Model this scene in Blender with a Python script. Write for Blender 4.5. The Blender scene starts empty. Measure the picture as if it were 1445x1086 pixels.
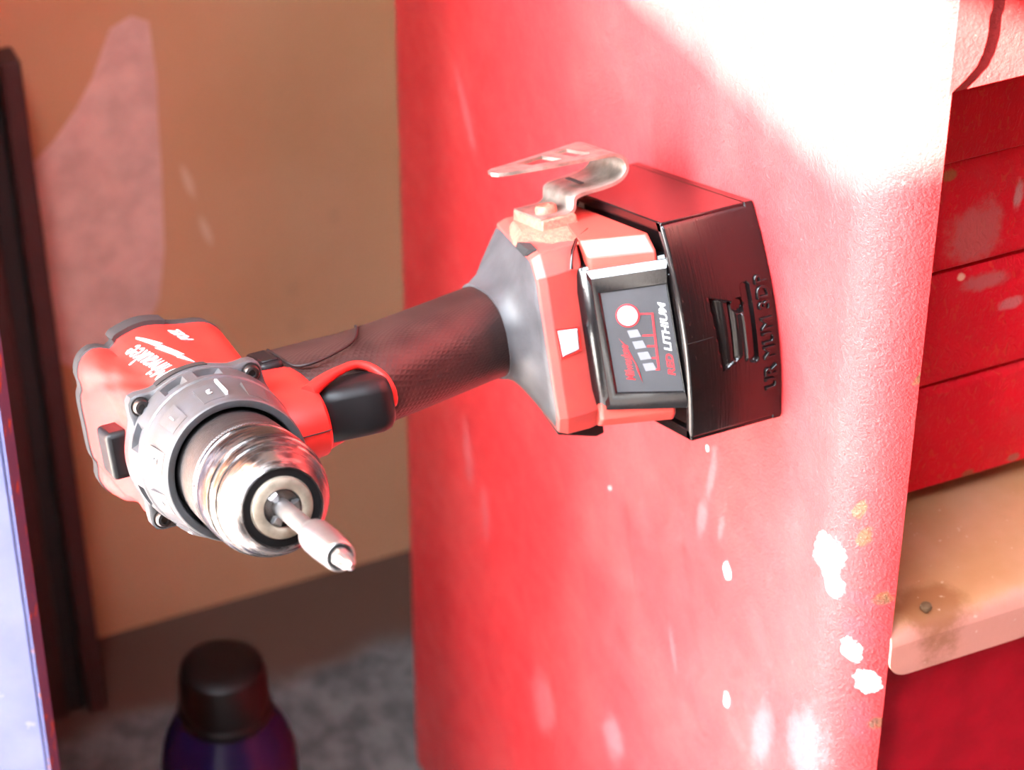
import bpy, bmesh, math, random
from mathutils import Vector, Matrix
random.seed(7)
C = bpy.context.scene.collection
PI = math.pi
sc = bpy.context.scene

# ------------------------------------------------------------------ camera
# world frame: x = towards the chest front, y = into the chest from its side wall, z = up (metres)
cd = bpy.data.cameras.new('camera'); cam = bpy.data.objects.new('camera', cd); C.objects.link(cam)
pitch, yaw, psi = math.radians(37.306), math.radians(66.337), math.radians(22.425)
sp, cp, sy, cy = math.sin(pitch), math.cos(pitch), math.sin(yaw), math.cos(yaw)
right = Vector((cy, sy, 0))
down = Vector((sp * sy, -sp * cy, -cp))
fwd = Vector((-cp * sy, cp * cy, -sp))
CAM = Vector((0.7745, -0.4637, 1.3006))
m = Matrix.Identity(4)
for i in range(3):
    m[i][0], m[i][1], m[i][2], m[i][3] = right[i], -down[i], -fwd[i], CAM[i]
cam.matrix_world = m
cd.sensor_width = 36.0; cd.sensor_fit = 'HORIZONTAL'
cd.lens = 3923.7 / 1445 * 36
cd.clip_start = 0.02
cd.dof.use_dof = True; cd.dof.focus_distance = 1.06; cd.dof.aperture_fstop = 12.5
sc.camera = cam

# ------------------------------------------------------------------ sky, sun, exposure
w = bpy.data.worlds.new('sky'); sc.world = w; w.use_nodes = True
nt = w.node_tree; bg = nt.nodes['Background']
tc = nt.nodes.new('ShaderNodeTexCoord'); sx = nt.nodes.new('ShaderNodeSeparateXYZ')
cr = nt.nodes.new('ShaderNodeValToRGB')
nt.links.new(tc.outputs['Generated'], sx.inputs[0]); nt.links.new(sx.outputs['Z'], cr.inputs['Fac'])
cr.color_ramp.elements[0].position = 0.0; cr.color_ramp.elements[0].color = (1.0, 0.98, 0.95, 1)
cr.color_ramp.elements[1].position = 0.8; cr.color_ramp.elements[1].color = (0.80, 0.89, 1.0, 1)
nt.links.new(cr.outputs['Color'], bg.inputs['Color']); bg.inputs['Strength'].default_value = 6.4
sl = bpy.data.lights.new('sun', 'SUN'); so = bpy.data.objects.new('sun', sl); C.objects.link(so)
sl.energy = 13.0; sl.angle = math.radians(0.53); sl.color = (1.0, 0.87, 0.68)
SUN = Vector((0.75, -1.0, 0.6)).normalized()            # towards the sun
so.rotation_euler = SUN.to_track_quat('Z', 'Y').to_euler(); so.location = (3, -4, 3)
sc.view_settings.view_transform = 'Standard'; sc.view_settings.look = 'None'
sc.view_settings.gamma = 1.0; sc.view_settings.use_curve_mapping = False
sc.view_settings.exposure = 3.34

# ------------------------------------------------------------------ materials
def nodes(name):
    mt = bpy.data.materials.new(name); mt.use_nodes = True
    return mt, mt.node_tree, mt.node_tree.nodes['Principled BSDF']
def rgb(c): return (c[0], c[1], c[2], 1)
def mixc(t, fac, a, b):
    n = t.nodes.new('ShaderNodeMix'); n.data_type = 'RGBA'
    for sock, v in ((n.inputs[0], fac), (n.inputs[6], a), (n.inputs[7], b)):
        if isinstance(v, tuple): sock.default_value = rgb(v)
        elif isinstance(v, (int, float)): sock.default_value = v
        else: t.links.new(v, sock)
    return n.outputs[2]
def noise(t, scale, detail=4, rough=.6, vec=None, dist=0):
    n = t.nodes.new('ShaderNodeTexNoise'); n.inputs['Scale'].default_value = scale
    n.inputs['Detail'].default_value = detail; n.inputs['Roughness'].default_value = rough
    n.inputs['Distortion'].default_value = dist
    if vec is not None: t.links.new(vec, n.inputs['Vector'])
    return n.outputs['Fac']
def ramp(t, fac, p0, p1, v0=0., v1=1.):
    n = t.nodes.new('ShaderNodeMapRange'); n.interpolation_type = 'SMOOTHSTEP'
    t.links.new(fac, n.inputs[0])
    for i, v in enumerate((p0, p1, v0, v1)): n.inputs[i + 1].default_value = v
    return n.outputs[0]
def mth(t, op, a, b=0.):
    n = t.nodes.new('ShaderNodeMath'); n.operation = op
    for s, v in ((n.inputs[0], a), (n.inputs[1], b)):
        if isinstance(v, (int, float)): s.default_value = v
        else: t.links.new(v, s)
    return n.outputs[0]
def coord(t, which='Object'):
    return t.nodes.new('ShaderNodeTexCoord').outputs[which]
def mapping(t, vec, loc=(0, 0, 0), rot=(0, 0, 0), scale=(1, 1, 1), typ='POINT'):
    n = t.nodes.new('ShaderNodeMapping'); n.vector_type = typ
    n.inputs['Location'].default_value = loc; n.inputs['Rotation'].default_value = rot
    n.inputs['Scale'].default_value = scale; t.links.new(vec, n.inputs['Vector'])
    return n.outputs[0]
def bump(t, b, h, strength, dist=.001):
    n = t.nodes.new('ShaderNodeBump'); n.inputs['Strength'].default_value = strength
    n.inputs['Distance'].default_value = dist
    t.links.new(h, n.inputs['Height']); t.links.new(n.outputs[0], b.inputs['Normal']); return n
def blot(t, vec, c, r, rot=(0, 0, 0), soft=.25, nz=None, namt=.5):
    """mask of an ellipsoidal mark centred at c with radii r (metres)"""
    v = mapping(t, vec, c, rot, r, 'TEXTURE')
    n = t.nodes.new('ShaderNodeVectorMath'); n.operation = 'LENGTH'; t.links.new(v, n.inputs[0])
    d = n.outputs['Value']
    if nz is not None: d = mth(t, 'ADD', d, mth(t, 'MULTIPLY', mth(t, 'SUBTRACT', nz, .5), namt * 2))
    return ramp(t, d, 1 - soft, 1 + soft, 1, 0)

def plain(name, col, rough=.5, metal=0., nscale=300., nstr=.1, ndist=.0004, var=.12, vscale=40., spec=.5, coat=0., vary=None):
    mt, t, b = nodes(name)
    vec = coord(t)
    n1 = noise(t, vscale, 5, .6, vec)
    dark = vary if vary else tuple(c * (1 - var * 2) for c in col)
    t.links.new(mixc(t, ramp(t, n1, .3, .7), dark, col), b.inputs['Base Color'])
    b.inputs['Roughness'].default_value = rough; b.inputs['Metallic'].default_value = metal
    b.inputs['Specular IOR Level'].default_value = spec; b.inputs['Coat Weight'].default_value = coat
    b.inputs['Coat Roughness'].default_value = .15
    if nstr: bump(t, b, noise(t, nscale, 3, .6, vec), nstr, ndist)
    return mt

def chest_paint():
    mt, t, b = nodes('wrinkled_red_paint')
    vec = coord(t)
    base, worn = (.54, .028, .032), (.56, .075, .070)
    big = noise(t, 9, 5, .6, vec); mid = noise(t, 60, 5, .65, vec); fine = noise(t, 850, 3, .6, vec)
    col = mixc(t, ramp(t, big, .42, .72, 0, .5), base, worn)
    col = mixc(t, ramp(t, mid, .58, .75, 0, .35), col, (.40, .01, .02))
    nz = noise(t, 130, 4, .7, vec)
    Z = .65
    white = [((-.0448, 0, Z - .1671), (.0033, .02, .0045)), ((-.038, 0, Z - .2399), (.0026, .02, .004)), ((-.0692, 0, Z - .115), (.0015, .02, .0018)),
             ((.036, .001, Z - .094), (.0085, .02, .010)), ((.041, .001, Z - .106), (.005, .02, .007)), ((.0505, .006, Z - .137), (.0045, .02, .006)), ((.0565, .008, Z - .152), (.0042, .02, .0055)),
             ((-.140, 0, Z - .075), (.0012, .02, .0012)), ((-.165, 0, Z - .21), (.001, .02, .001))]
    smear = [((-.0637, 0, Z - .125), (.0028, .02, .017), (0, .15, 0)), ((-.0704, 0, Z - .156), (.004, .02, .010), (0, .25, 0)), ((-.0524, 0, Z - .148), (.0022, .02, .008), (0, .2, 0)),
             ((-.345, 0, Z - .321), (.006, .02, .020), (0, -.12, 0)), ((-.321, 0, Z - .345), (.004, .02, .016), (0, -.12, 0)), ((-.153, 0, Z - .368), (.010, .02, .014), (0, .3, 0)),
             ((-.004, 0, Z - .232), (.008, .02, .018), (0, .2, 0)), ((.032, 0, Z - .205), (.012, .02, .020), (0, .2, 0)), ((-.344, 0, Z - .094), (.004, .02, .022), (0, -.6, 0)),
             ((-.092, 0, Z - .256), (.0012, .02, .012), (0, -.35, 0)), ((-.24, 0, Z - .42), (.014, .02, .02), (0, .2, 0)), ((-.11, 0, Z - .40), (.012, .02, .025), (0, .2, 0))]
    for c, r, ro in smear:
        mk = blot(t, vec, c, r, ro, .45, nz, .9)
        col = mixc(t, mth(t, 'MULTIPLY', mk, .30), col, (.46, .22, .24))
    for c, r in white:
        col = mixc(t, blot(t, vec, c, r, (0, .15, 0), .12, nz, 1.0), col, (.88, .86, .84))
    tan = [((.058, .012, Z - .105), (.0022, .02, .004)), ((.0600, .014, Z - .175), (.0022, .02, .0035)), ((.049, .004, Z - .062), (.002, .02, .005)), ((.0515, .005, Z - .075), (.0022, .02, .005)), ((.061, .018, Z - .24), (.0015, .02, .006)), ((.0615, .018, Z + .01), (.001, .01, .005))]
    for c, r in tan:
        col = mixc(t, blot(t, vec, c, r, (0, .3, 0), .2, nz, 1.0), col, (.15, .06, .025))
    greys = [((.053, .006, Z - .108), (.006, .02, .004)), ((.054, .007, Z - .125), (.006, .02, .007)), ((.056, .008, Z - .175), (.004, .02, .010))]
    for c, r in greys:
        col = mixc(t, mth(t, 'MULTIPLY', blot(t, vec, c, r, (0, 0, 0), .5, nz, 1.2), .35), col, (.06, .04, .06))
    col = mixc(t, ramp(t, noise(t, 600, 3, .7, vec), .40, .64, .0, .35), col, (.30, .012, .014))
    spk = ramp(t, noise(t, 190, 2, .5, vec), .73, .78)
    col = mixc(t, mth(t, 'MULTIPLY', spk, .4), col, (.55, .20, .19))
    t.links.new(col, b.inputs['Base Color'])
    t.links.new(ramp(t, mid, .3, .7, .38, .50), b.inputs['Roughness'])
    b.inputs['IOR'].default_value = 1.5
    h = mth(t, 'ADD', mth(t, 'MULTIPLY', fine, .8), mth(t, 'MULTIPLY', noise(t, 260, 3, .6, vec), .7))
    bump(t, b, h, .8, .0008)
    return mt

def drawer_paint(name='dark_red_hammered_paint', base=(.66, .004, .015)):
    mt, t, b = nodes(name)
    vec = coord(t)
    wv = noise(t, 330, 3, .55, mapping(t, vec, (0, 0, 0), (0, 0, 0), (1, 1, .55)), 1.5)
    col = mixc(t, ramp(t, noise(t, 22, 4, .6, vec), .5, .75, 0, .45), base, (.52, .035, .035))
    col = mixc(t, ramp(t, wv, .56, .68, 0, .35), col, (.60, .075, .03))
    nz = noise(t, 120, 4, .7, vec)
    for c, r, cc in [((0, .0640, .7020), (.02, .003, .0024), (.25, .17, .05)), ((0, .0977, .6843), (.02, .0022, .007), (.6, .36, .33)), ((0, .0789, .6706), (.02, .012, .014), (.55, .14, .13)), ((0, .0752, .6500), (.02, .0018, .0013), (.9, .6, .4)),
                     ((0, .0902, .5425), (.02, .003, .0022), (.25, .16, .07)), ((0, .1132, .5442), (.02, .003, .002), (.25, .16, .1)), ((0, .1006, .6299), (.02, .006, .003), (.55, .2, .2)), ((0, .087, .645), (.02, .010, .004), (.5, .15, .14))]:
        col = mixc(t, mth(t, 'MULTIPLY', blot(t, vec, c, r, (0, 0, 0), .35, nz, .8), .6), col, tuple(v * .9 for v in cc))
    t.links.new(col, b.inputs['Base Color'])
    b.inputs['Roughness'].default_value = .5; b.inputs['Specular IOR Level'].default_value = .15
    bump(t, b, wv, .8, .0010)
    return mt

M = {}
M['chest'] = chest_paint()
M['drawer'] = drawer_paint()
M['inner'] = plain('smooth_dark_red_paint', (.40, .002, .012), .5, 0, 200, .05, spec=.12)
M['gap'] = plain('dark_rusty_gap', (.05, .022, .012), .8, 0, 300, .2)

def shelf_mat():
    mt, t, b = nodes('dusty_tan_shelf_paint')
    vec = coord(t); nz = noise(t, 110, 4, .7, vec)
    col = mixc(t, ramp(t, noise(t, 14, 4, .6, vec), .35, .7), (.44, .19, .078), (.54, .26, .15))
    sxz = t.nodes.new('ShaderNodeSeparateXYZ'); t.links.new(vec, sxz.inputs[0])
    lip = ramp(t, mth(t, 'ADD', sxz.outputs['X'], mth(t, 'MULTIPLY', nz, .008)), .060, .066)
    col = mixc(t, lip, col, (.60, .24, .19))
    rust = blot(t, vec, (.0530, .0420, .5275), (.0115, .0150, .03), (0, 0, 0), .3, nz, .45)
    col = mixc(t, mth(t, 'MULTIPLY', rust, .8), col, (.25, .078, .022))
    spk = ramp(t, noise(t, 260, 2, .5, vec), .70, .76)
    col = mixc(t, mth(t, 'MULTIPLY', spk, .4), col, (.75, .55, .45))
    t.links.new(col, b.inputs['Base Color']); b.inputs['Roughness'].default_value = .55
    bump(t, b, noise(t, 300, 4, .6, vec), .2, .0005)
    return mt
M['shelf'] = shelf_mat()
M['rust'] = plain('rusty_screw', (.22, .12, .06), .7, .4, 900, .4)

def wall_mat():
    mt, t, b = nodes('tan_plaster_wall')
    vec = coord(t); nz = noise(t, 30, 4, .7, vec)
    col = mixc(t, ramp(t, noise(t, 4, 5, .6, vec), .3, .7), (.42, .180, .082), (.48, .22, .115))
    for c, r in [((-.64, -.1168, .357), (.03, .009, .0065)), ((-.64, -.1233, .384), (.03, .008, .006)), ((-.64, -.0646, .351), (.03, .0028, .012)), ((-.64, -.0557, .312), (.03, .0028, .011))]:
        col = mixc(t, mth(t, 'MULTIPLY', blot(t, vec, c, r, (.25, 0, 0), .5, nz, .5), .4), col, (.70, .47, .36))
    for c, r in [((-.64, -.10, .42), (.03, .006, .006)), ((-.64, .03, .30), (.03, .004, .006)), ((-.64, .0, .22), (.03, .006, .008)), ((-.64, .0, .25), (.03, .005, .006))]:
        col = mixc(t, mth(t, 'MULTIPLY', blot(t, vec, c, r, (0, 0, 0), .5, nz, .6), .25), col, (.32, .15, .08))
    t.links.new(col, b.inputs['Base Color']); b.inputs['Roughness'].default_value = .75
    bump(t, b, noise(t, 60, 4, .6, vec), .15, .002)
    return mt
M['wall'] = wall_mat()
M['patch'] = plain('pale_pink_patch', (.62, .33, .27), .7, 0, 60, .1, .002)
def floor_mat():
    mt, t, b = nodes('grey_concrete_floor')
    vec = coord(t); nz = noise(t, 40, 5, .7, vec)
    sxz = t.nodes.new('ShaderNodeSeparateXYZ'); t.links.new(vec, sxz.inputs[0])
    col = mixc(t, ramp(t, nz, .35, .65), (.045, .040, .040), (.11, .10, .095))
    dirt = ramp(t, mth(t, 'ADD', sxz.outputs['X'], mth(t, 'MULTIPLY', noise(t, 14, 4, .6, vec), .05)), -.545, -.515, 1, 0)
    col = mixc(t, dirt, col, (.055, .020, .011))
    t.links.new(col, b.inputs['Base Color']); b.inputs['Roughness'].default_value = .8
    bump(t, b, nz, .3, .002)
    return mt
M['floor'] = floor_mat()
M['ceiling'] = plain('dark_timber_ceiling', (.075, .048, .036), .8, 0, 30, .2)
M['yard'] = plain('pale_wall_render', (.75, .70, .64), .8, 0, 30, .2)
M['paving'] = plain('pale_yard_paving', (.80, .77, .72), .8, 0, 30, .2)
M['brown'] = plain('dark_brown_lacquer', (.040, .015, .013), .5, 0, 120, .1, .0006, spec=.3)
M['groove'] = plain('near_black_groove', (.006, .004, .004), .7)
def blue_mat():
    mt, t, b = nodes('chipped_pale_blue_paint')
    vec = coord(t); nz = noise(t, 90, 4, .7, vec)
    col = mixc(t, ramp(t, noise(t, 18, 4, .6, vec), .35, .7), (.045, .052, .135), (.066, .073, .16))
    chip = ramp(t, noise(t, 70, 3, .7, vec), .70, .74)
    col = mixc(t, mth(t, 'MULTIPLY', chip, .5), col, (.14, .14, .22))
    t.links.new(col, b.inputs['Base Color']); b.inputs['Roughness'].default_value = .5
    bump(t, b, nz, .1, .001)
    return mt
M['blue'] = blue_mat()
def chip_mat():
    mt, t, b = nodes('orange_rust_edge')
    vec = coord(t)
    col = mixc(t, ramp(t, noise(t, 55, 4, .7, vec), .56, .62), (.05, .055, .14), (.26, .075, .022))
    t.links.new(col, b.inputs['Base Color']); b.inputs['Roughness'].default_value = .7
    bump(t, b, noise(t, 300, 3, .6, vec), .3, .0006)
    return mt
M['chip'] = chip_mat()
M['cap'] = plain('black_plastic_cap', (.004, .002, .0018), .42, spec=.15)
M['bottle'] = plain('dark_violet_plastic', (.005, .002, .022), .30, 0, 60, .05, spec=.2)

M['red'] = plain('red_tool_plastic', (.50, .016, .012), .42, 0, 900, .12, .0003, .08, 60, spec=.35)
M['redworn'] = plain('dusty_red_tool_plastic', (.46, .055, .042), .48, 0, 900, .15, .0003, .2, 90, vary=(.34, .045, .040), spec=.35)
M['redbatt'] = plain('orange_red_battery_plastic', (.50, .044, .032), .40, 0, 900, .12, .0003, .08, 60, spec=.35)
M['rubber'] = plain('dark_tool_rubber', (.012, .008, .008), .55, 0, 1200, .1, spec=.2)
M['greyrub'] = plain('dusty_grey_rubber', (.055, .051, .054), .50, 0, 900, .15, .0003, .2, 70, spec=.3)
M['grey'] = plain('grey_clutch_plastic', (.042, .042, .047), .42, 0, 900, .1, .0003, .15, 90, vary=(.033, .030, .029), spec=.3)
M['darkgrey'] = plain('dark_grey_plastic', (.022, .019, .019), .5, 0, 700, .1, spec=.25)
M['black'] = plain('black_plastic', (.004, .0035, .004), .20, 0, 900, .12, .0003, .2, 80)
M['matteblack'] = plain('matte_black_plastic', (.005, .0045, .005), .45, 0, 900, .12, .0003, .2, 80, spec=.2)
M['void'] = plain('black_recess', (.003, .003, .003), .9)
M['label'] = plain('grey_label_film', (.030, .032, .037), .45, 0, 900, .08, .0002)
M['labelred'] = plain('red_print', (.35, .012, .018), .5, 0, 500, 0)
M['white'] = plain('white_print', (.42, .42, .43), .5, 0, 500, 0, var=.02)
M['lens'] = plain('frosted_lamp_lens', (.40, .40, .42), .25, 0, 500, .1, var=.03)
M['barglass'] = plain('grey_gauge_window', (.13, .135, .15), .35, 0, 500, 0, var=.03)
M['steel'] = plain('dusty_steel', (.38, .33, .29), .42, .85, 700, .25, .0003, .25, 120)
M['satin'] = plain('satin_bit_steel', (.34, .33, .33), .30, .9, 700, .12, .0002, .1, 90)
M['screw'] = plain('dark_screw_steel', (.06, .055, .055), .30, .9)
M['gold'] = plain('worn_chuck_face', (.38, .32, .25), .42, .7, 800, .3, .0003, .15, 200)
M['dust'] = plain('sawdust_dusted_plastic', (.32, .12, .075), .7, 0, 1400, .8, .0006, .25, 500, vary=(.42, .05, .033))
def chuck_mat():
    mt, t, b = nodes('knurled_and_polished_steel')
    vec = coord(t)
    s = t.nodes.new('ShaderNodeSeparateXYZ'); t.links.new(vec, s.inputs[0])
    knurl_zone = ramp(t, s.outputs['X'], .0985, .101, 1, 0)
    ang = mth(t, 'ARCTAN2', mth(t, 'SUBTRACT', s.outputs['Z'], .2295), s.outputs['Y'])
    k1 = mth(t, 'SINE', mth(t, 'ADD', mth(t, 'MULTIPLY', ang, 120.), mth(t, 'MULTIPLY', s.outputs['X'], 5200.)))
    k2 = mth(t, 'SINE', mth(t, 'SUBTRACT', mth(t, 'MULTIPLY', ang, 120.), mth(t, 'MULTIPLY', s.outputs['X'], 5200.)))
    kn = mth(t, 'MULTIPLY', mth(t, 'ADD', k1, k2), knurl_zone)
    rings = noise(t, 1, 3, .6, mapping(t, vec, (0, 0, 0), (0, 0, 0), (700, 25, 25)))
    wear = ramp(t, noise(t, 150, 4, .7, mapping(t, vec, (0, 0, 0), (0, 0, 0), (1.6, .45, .45))), .45, .62)
    col = mixc(t, wear, (.045, .040, .040), (.215, .20, .19))
    col = mixc(t, knurl_zone, col, mixc(t, ramp(t, kn, -.5, 1.2), (.022, .020, .020), (.11, .10, .10)))
    t.links.new(col, b.inputs['Base Color']); b.inputs['Metallic'].default_value = .9
    t.links.new(mth(t, 'ADD', mth(t, 'MULTIPLY', knurl_zone, .2), ramp(t, rings, .3, .7, .16, .34)), b.inputs['Roughness'])
    bump(t, b, mth(t, 'ADD', mth(t, 'MULTIPLY', kn, .35), mth(t, 'MULTIPLY', rings, .8)), .35, .0004)
    return mt
M['chuck'] = chuck_mat()
def grip_mat():
    mt, t, b = nodes('ribbed_grip_rubber')
    vec = coord(t)
    s = t.nodes.new('ShaderNodeSeparateXYZ'); t.links.new(vec, s.inputs[0])
    z = mth(t, 'MULTIPLY', s.outputs['Z'], 2300.)
    a = mth(t, 'MULTIPLY', mth(t, 'ARCTAN2', s.outputs['Y'], mth(t, 'ADD', s.outputs['X'], .008)), 66.)
    tex = mth(t, 'MAXIMUM', mth(t, 'SINE', mth(t, 'ADD', z, a)), mth(t, 'SINE', mth(t, 'SUBTRACT', mth(t, 'MULTIPLY', z, .35), mth(t, 'MULTIPLY', a, 1.6))))
    col = mixc(t, ramp(t, noise(t, 70, 5, .7, vec), .35, .75), (.014, .006, .0055), (.030, .014, .012))
    spk = ramp(t, noise(t, 500, 2, .5, vec), .72, .78)
    col = mixc(t, mth(t, 'MULTIPLY', spk, .25), col, (.12, .08, .06))
    t.links.new(col, b.inputs['Base Color']); b.inputs['Roughness'].default_value = .46; b.inputs['Specular IOR Level'].default_value = .3
    bump(t, b, tex, .22, .0004)
    return mt
M['grip'] = grip_mat()
def holder_mat():
    mt, t, b = nodes('printed_black_plastic')
    vec = coord(t)
    lay = noise(t, 1, 2, .5, mapping(t, vec, (0, 0, 0), (0, 0, 0), (30, 60, 1500)))
    sc_ = ramp(t, noise(t, 1, 3, .7, mapping(t, vec, (0, 0, 0), (0, 0, 0), (90, 260, 1800))), .66, .74)
    col = mixc(t, mth(t, 'MULTIPLY', sc_, .28), (.004, .0028, .003), (.10, .065, .045))
    t.links.new(col, b.inputs['Base Color']); b.inputs['Roughness'].default_value = .22; b.inputs['Specular IOR Level'].default_value = .36
    bump(t, b, mth(t, 'ADD', lay, mth(t, 'MULTIPLY', sc_, .3)), .14, .0004)
    return mt
M['holder'] = holder_mat()

# ------------------------------------------------------------------ helpers
def finish(name, bm, mt, parent=None, smooth=38, loc=None, kind=None):
    bmesh.ops.recalc_face_normals(bm, faces=bm.faces[:])
    me = bpy.data.meshes.new(name); bm.to_mesh(me); bm.free()
    for mm in (mt if isinstance(mt, (list, tuple)) else [mt]): me.materials.append(mm)
    if smooth:
        for p in me.polygons: p.use_smooth = True
        me.set_sharp_from_angle(angle=math.radians(smooth))
    o = bpy.data.objects.new(name, me); C.objects.link(o)
    if parent: o.parent = parent
    if loc: o.location = loc
    if kind: o['kind'] = kind
    return o
def bevel(o, w, seg=2, ang=40):
    md = o.modifiers.new('bevel', 'BEVEL'); md.width = w; md.segments = seg
    md.limit_method = 'ANGLE'; md.angle_limit = math.radians(ang); md.harden_normals = False
    return o
def box(bm, x0, x1, y0, y1, z0, z1):
    vs = [bm.verts.new((x, y, z)) for x in (x0, x1) for y in (y0, y1) for z in (z0, z1)]
    for f in ((0, 1, 3, 2), (4, 6, 7, 5), (0, 4, 5, 1), (2, 3, 7, 6), (0, 2, 6, 4), (1, 5, 7, 3)):
        bm.faces.new([vs[i] for i in f])
    return vs
def loft(bm, rings, caps=(True, True), closed=True):
    vr = [[bm.verts.new(p) for p in r] for r in rings]
    n = len(vr[0])
    for a, b in zip(vr, vr[1:]):
        for i in range(n if closed else n - 1):
            j = (i + 1) % n
            bm.faces.new((a[i], a[j], b[j], b[i]))
    if closed:
        if caps[0]: bm.faces.new(vr[0][::-1])
        if caps[1]: bm.faces.new(vr[-1])
    return vr
def prism(bm, poly, axis, a, b):
    """extrude 2D polygon along an axis (0,1,2); poly holds the two other coordinates in order"""
    def pt(p, v):
        q = list(p); q.insert(axis, v); return q
    loft(bm, [[pt(p, a) for p in poly], [pt(p, b) for p in poly]])
def tube(bm, pts, r, n=10, caps=True, closed=False):
    pts = [Vector(p) for p in pts]; rings = []
    up = None
    for i, p in enumerate(pts):
        if closed: d = (pts[(i + 1) % len(pts)] - pts[i - 1]).normalized()
        else: d = (pts[min(i + 1, len(pts) - 1)] - pts[max(i - 1, 0)]).normalized()
        if up is None: up = d.orthogonal().normalized()
        up = (up - d * up.dot(d)).normalized(); s = d.cross(up)
        rr = r[i] if isinstance(r, (list, tuple)) else r
        rings.append([p + up * (rr * math.cos(2 * PI * k / n)) + s * (rr * math.sin(2 * PI * k / n)) for k in range(n)])
    if closed: rings.append(rings[0])
    loft(bm, rings, (caps and not closed, caps and not closed))
    if closed: bmesh.ops.remove_doubles(bm, verts=bm.verts[:], dist=1e-6)
def lathe_x(bm, prof, n=64, close_ends=True, y0=0., z0=0.):
    """revolve (x, r) about the x axis"""
    rings = [[(x, y0 + r * math.cos(2 * PI * k / n), z0 + r * math.sin(2 * PI * k / n)) for k in range(n)] for x, r in prof]
    loft(bm, rings, (close_ends, close_ends))
def lathe_z(bm, prof, n=48, c=(0, 0)):
    rings = [[(c[0] + r * math.cos(2 * PI * k / n), c[1] + r * math.sin(2 * PI * k / n), z) for k in range(n)] for z, r in prof]
    loft(bm, rings)
def smooth_path(pts, k=6):
    pts = [Vector(p) for p in pts]; out = []
    for i in range(len(pts) - 1):
        p0, p1, p2, p3 = pts[max(i - 1, 0)], pts[i], pts[i + 1], pts[min(i + 2, len(pts) - 1)]
        for j in range(k):
            t = j / k
            out.append(.5 * ((2 * p1) + (p2 - p0) * t + (2 * p0 - 5 * p1 + 4 * p2 - p3) * t * t + (3 * p1 - p0 - 3 * p2 + p3) * t ** 3))
    out.append(pts[-1]); return out
DG = None
def outline_bm(polys, depth, fn):
    """filled 2D outline with holes (list of closed polygons), extruded by depth, mapped by fn(u, v, w)"""
    cu = bpy.data.curves.new('tmp', 'CURVE'); cu.dimensions = '2D'; cu.fill_mode = 'BOTH'; cu.extrude = depth / 2
    for p in polys:
        s = cu.splines.new('POLY'); s.points.add(len(p) - 1); s.use_cyclic_u = True
        for q, v in zip(s.points, p): q.co = (v[0], v[1], 0, 1)
    return curve_bm(cu, fn)
def curve_bm(cu, fn):
    o = bpy.data.objects.new('tmp', cu); C.objects.link(o)
    dg = bpy.context.evaluated_depsgraph_get(); me = o.evaluated_get(dg).to_mesh()
    bm = bmesh.new(); bm.from_mesh(me)
    o.evaluated_get(dg).to_mesh_clear(); bpy.data.objects.remove(o); bpy.data.curves.remove(cu)
    bmesh.ops.remove_doubles(bm, verts=bm.verts[:], dist=1e-5)
    for v in bm.verts: v.co = fn(*v.co)
    return bm
def text_bm(s, size, fn, depth=.3, shear=0., bold=0., xscale=1., align='LEFT', spacing=1., sub=None, bev=0.):
    cu = bpy.data.curves.new('tmp', 'FONT'); cu.body = s; cu.size = size; cu.extrude = depth / 2
    cu.shear = shear; cu.offset = bold; cu.align_x = align; cu.space_character = spacing; cu.resolution_u = 3; cu.bevel_depth = bev; cu.bevel_resolution = 2
    def f(u, v, w_): return fn(u * xscale, v, w_)
    o = bpy.data.objects.new('tmp', cu); C.objects.link(o)
    dg = bpy.context.evaluated_depsgraph_get(); me = o.evaluated_get(dg).to_mesh()
    bm = bmesh.new(); bm.from_mesh(me)
    o.evaluated_get(dg).to_mesh_clear(); bpy.data.objects.remove(o); bpy.data.curves.remove(cu)
    if sub: bmesh.ops.subdivide_edges(bm, edges=[e for e in bm.edges if e.calc_length() > sub], cuts=2)
    bmesh.ops.triangulate(bm, faces=bm.faces[:])
    for v in bm.verts: v.co = f(*v.co)
    return bm
def root(name, label, cat, mw=None, loc=None):
    o = bpy.data.objects.new(name, None); C.objects.link(o); o.empty_display_size = .05
    if mw is not None: o.matrix_world = mw
    if loc: o.location = loc
    o['label'] = label; o['category'] = cat
    return o
def lobe(t, c, wd):
    d = (t - c + 180) % 360 - 180
    return math.exp(-(d / wd) ** 2)

# ------------------------------------------------------------------ the room
def struct(name, mt, *boxes):
    bm = bmesh.new()
    for b in boxes: box(bm, *b)
    return finish(name, bm, mt, smooth=0, kind='structure')
wall = struct('wall_back', M['wall'], (-.76, -.64, -1.3, 2.4, 0, 2.5))
bm = outline_bm([[(-.0907, .4748), (-.0802, .4686), (-.0785, .43), (-.0800, .40), (-.0807, .3634), (-.0834, .3057), (-.0897, .269), (-.1012, .2444), (-.1081, .218), (-.125, .21), (-.16, .24), (-.175, .33), (-.165, .385), (-.1461, .4007), (-.130, .42), (-.1181, .4385), (-.110, .457), (-.1043, .4693)]], .0006, lambda u, v, w_: (-.6397 + w_, u, v))  # thin paler outline laid on the back wall
p = finish('wall_patch', bm, M['patch'], wall, 0); p['label'] = 'pale pinkish patch on the tan wall'
struct('floor', M['floor'], (-.76, 3.2, -.44, 2.4, -.1, 0))
struct('ground', M['paving'], (-6, 6, -8, -.44, -.1, 0))
struct('ceiling', M['ceiling'], (-.76, 1.55, -.5, 2.4, 2.4, 2.5))
struct('wall_right', M['yard'], (-.76, 1.55, 2.3, 2.4, 0, 2.5))
struct('front_light_block', M['ceiling'], (1.45, 1.55, -1.06, 2.4, 0, 2.5))  # unseen wall added to hold back light from the front
struct('left_light_block', M['wall'], (-.76, -.25, -.42, -.34, 0, 2.5))  # unseen screen added to keep sky light off the back wall and chest rear
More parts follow.
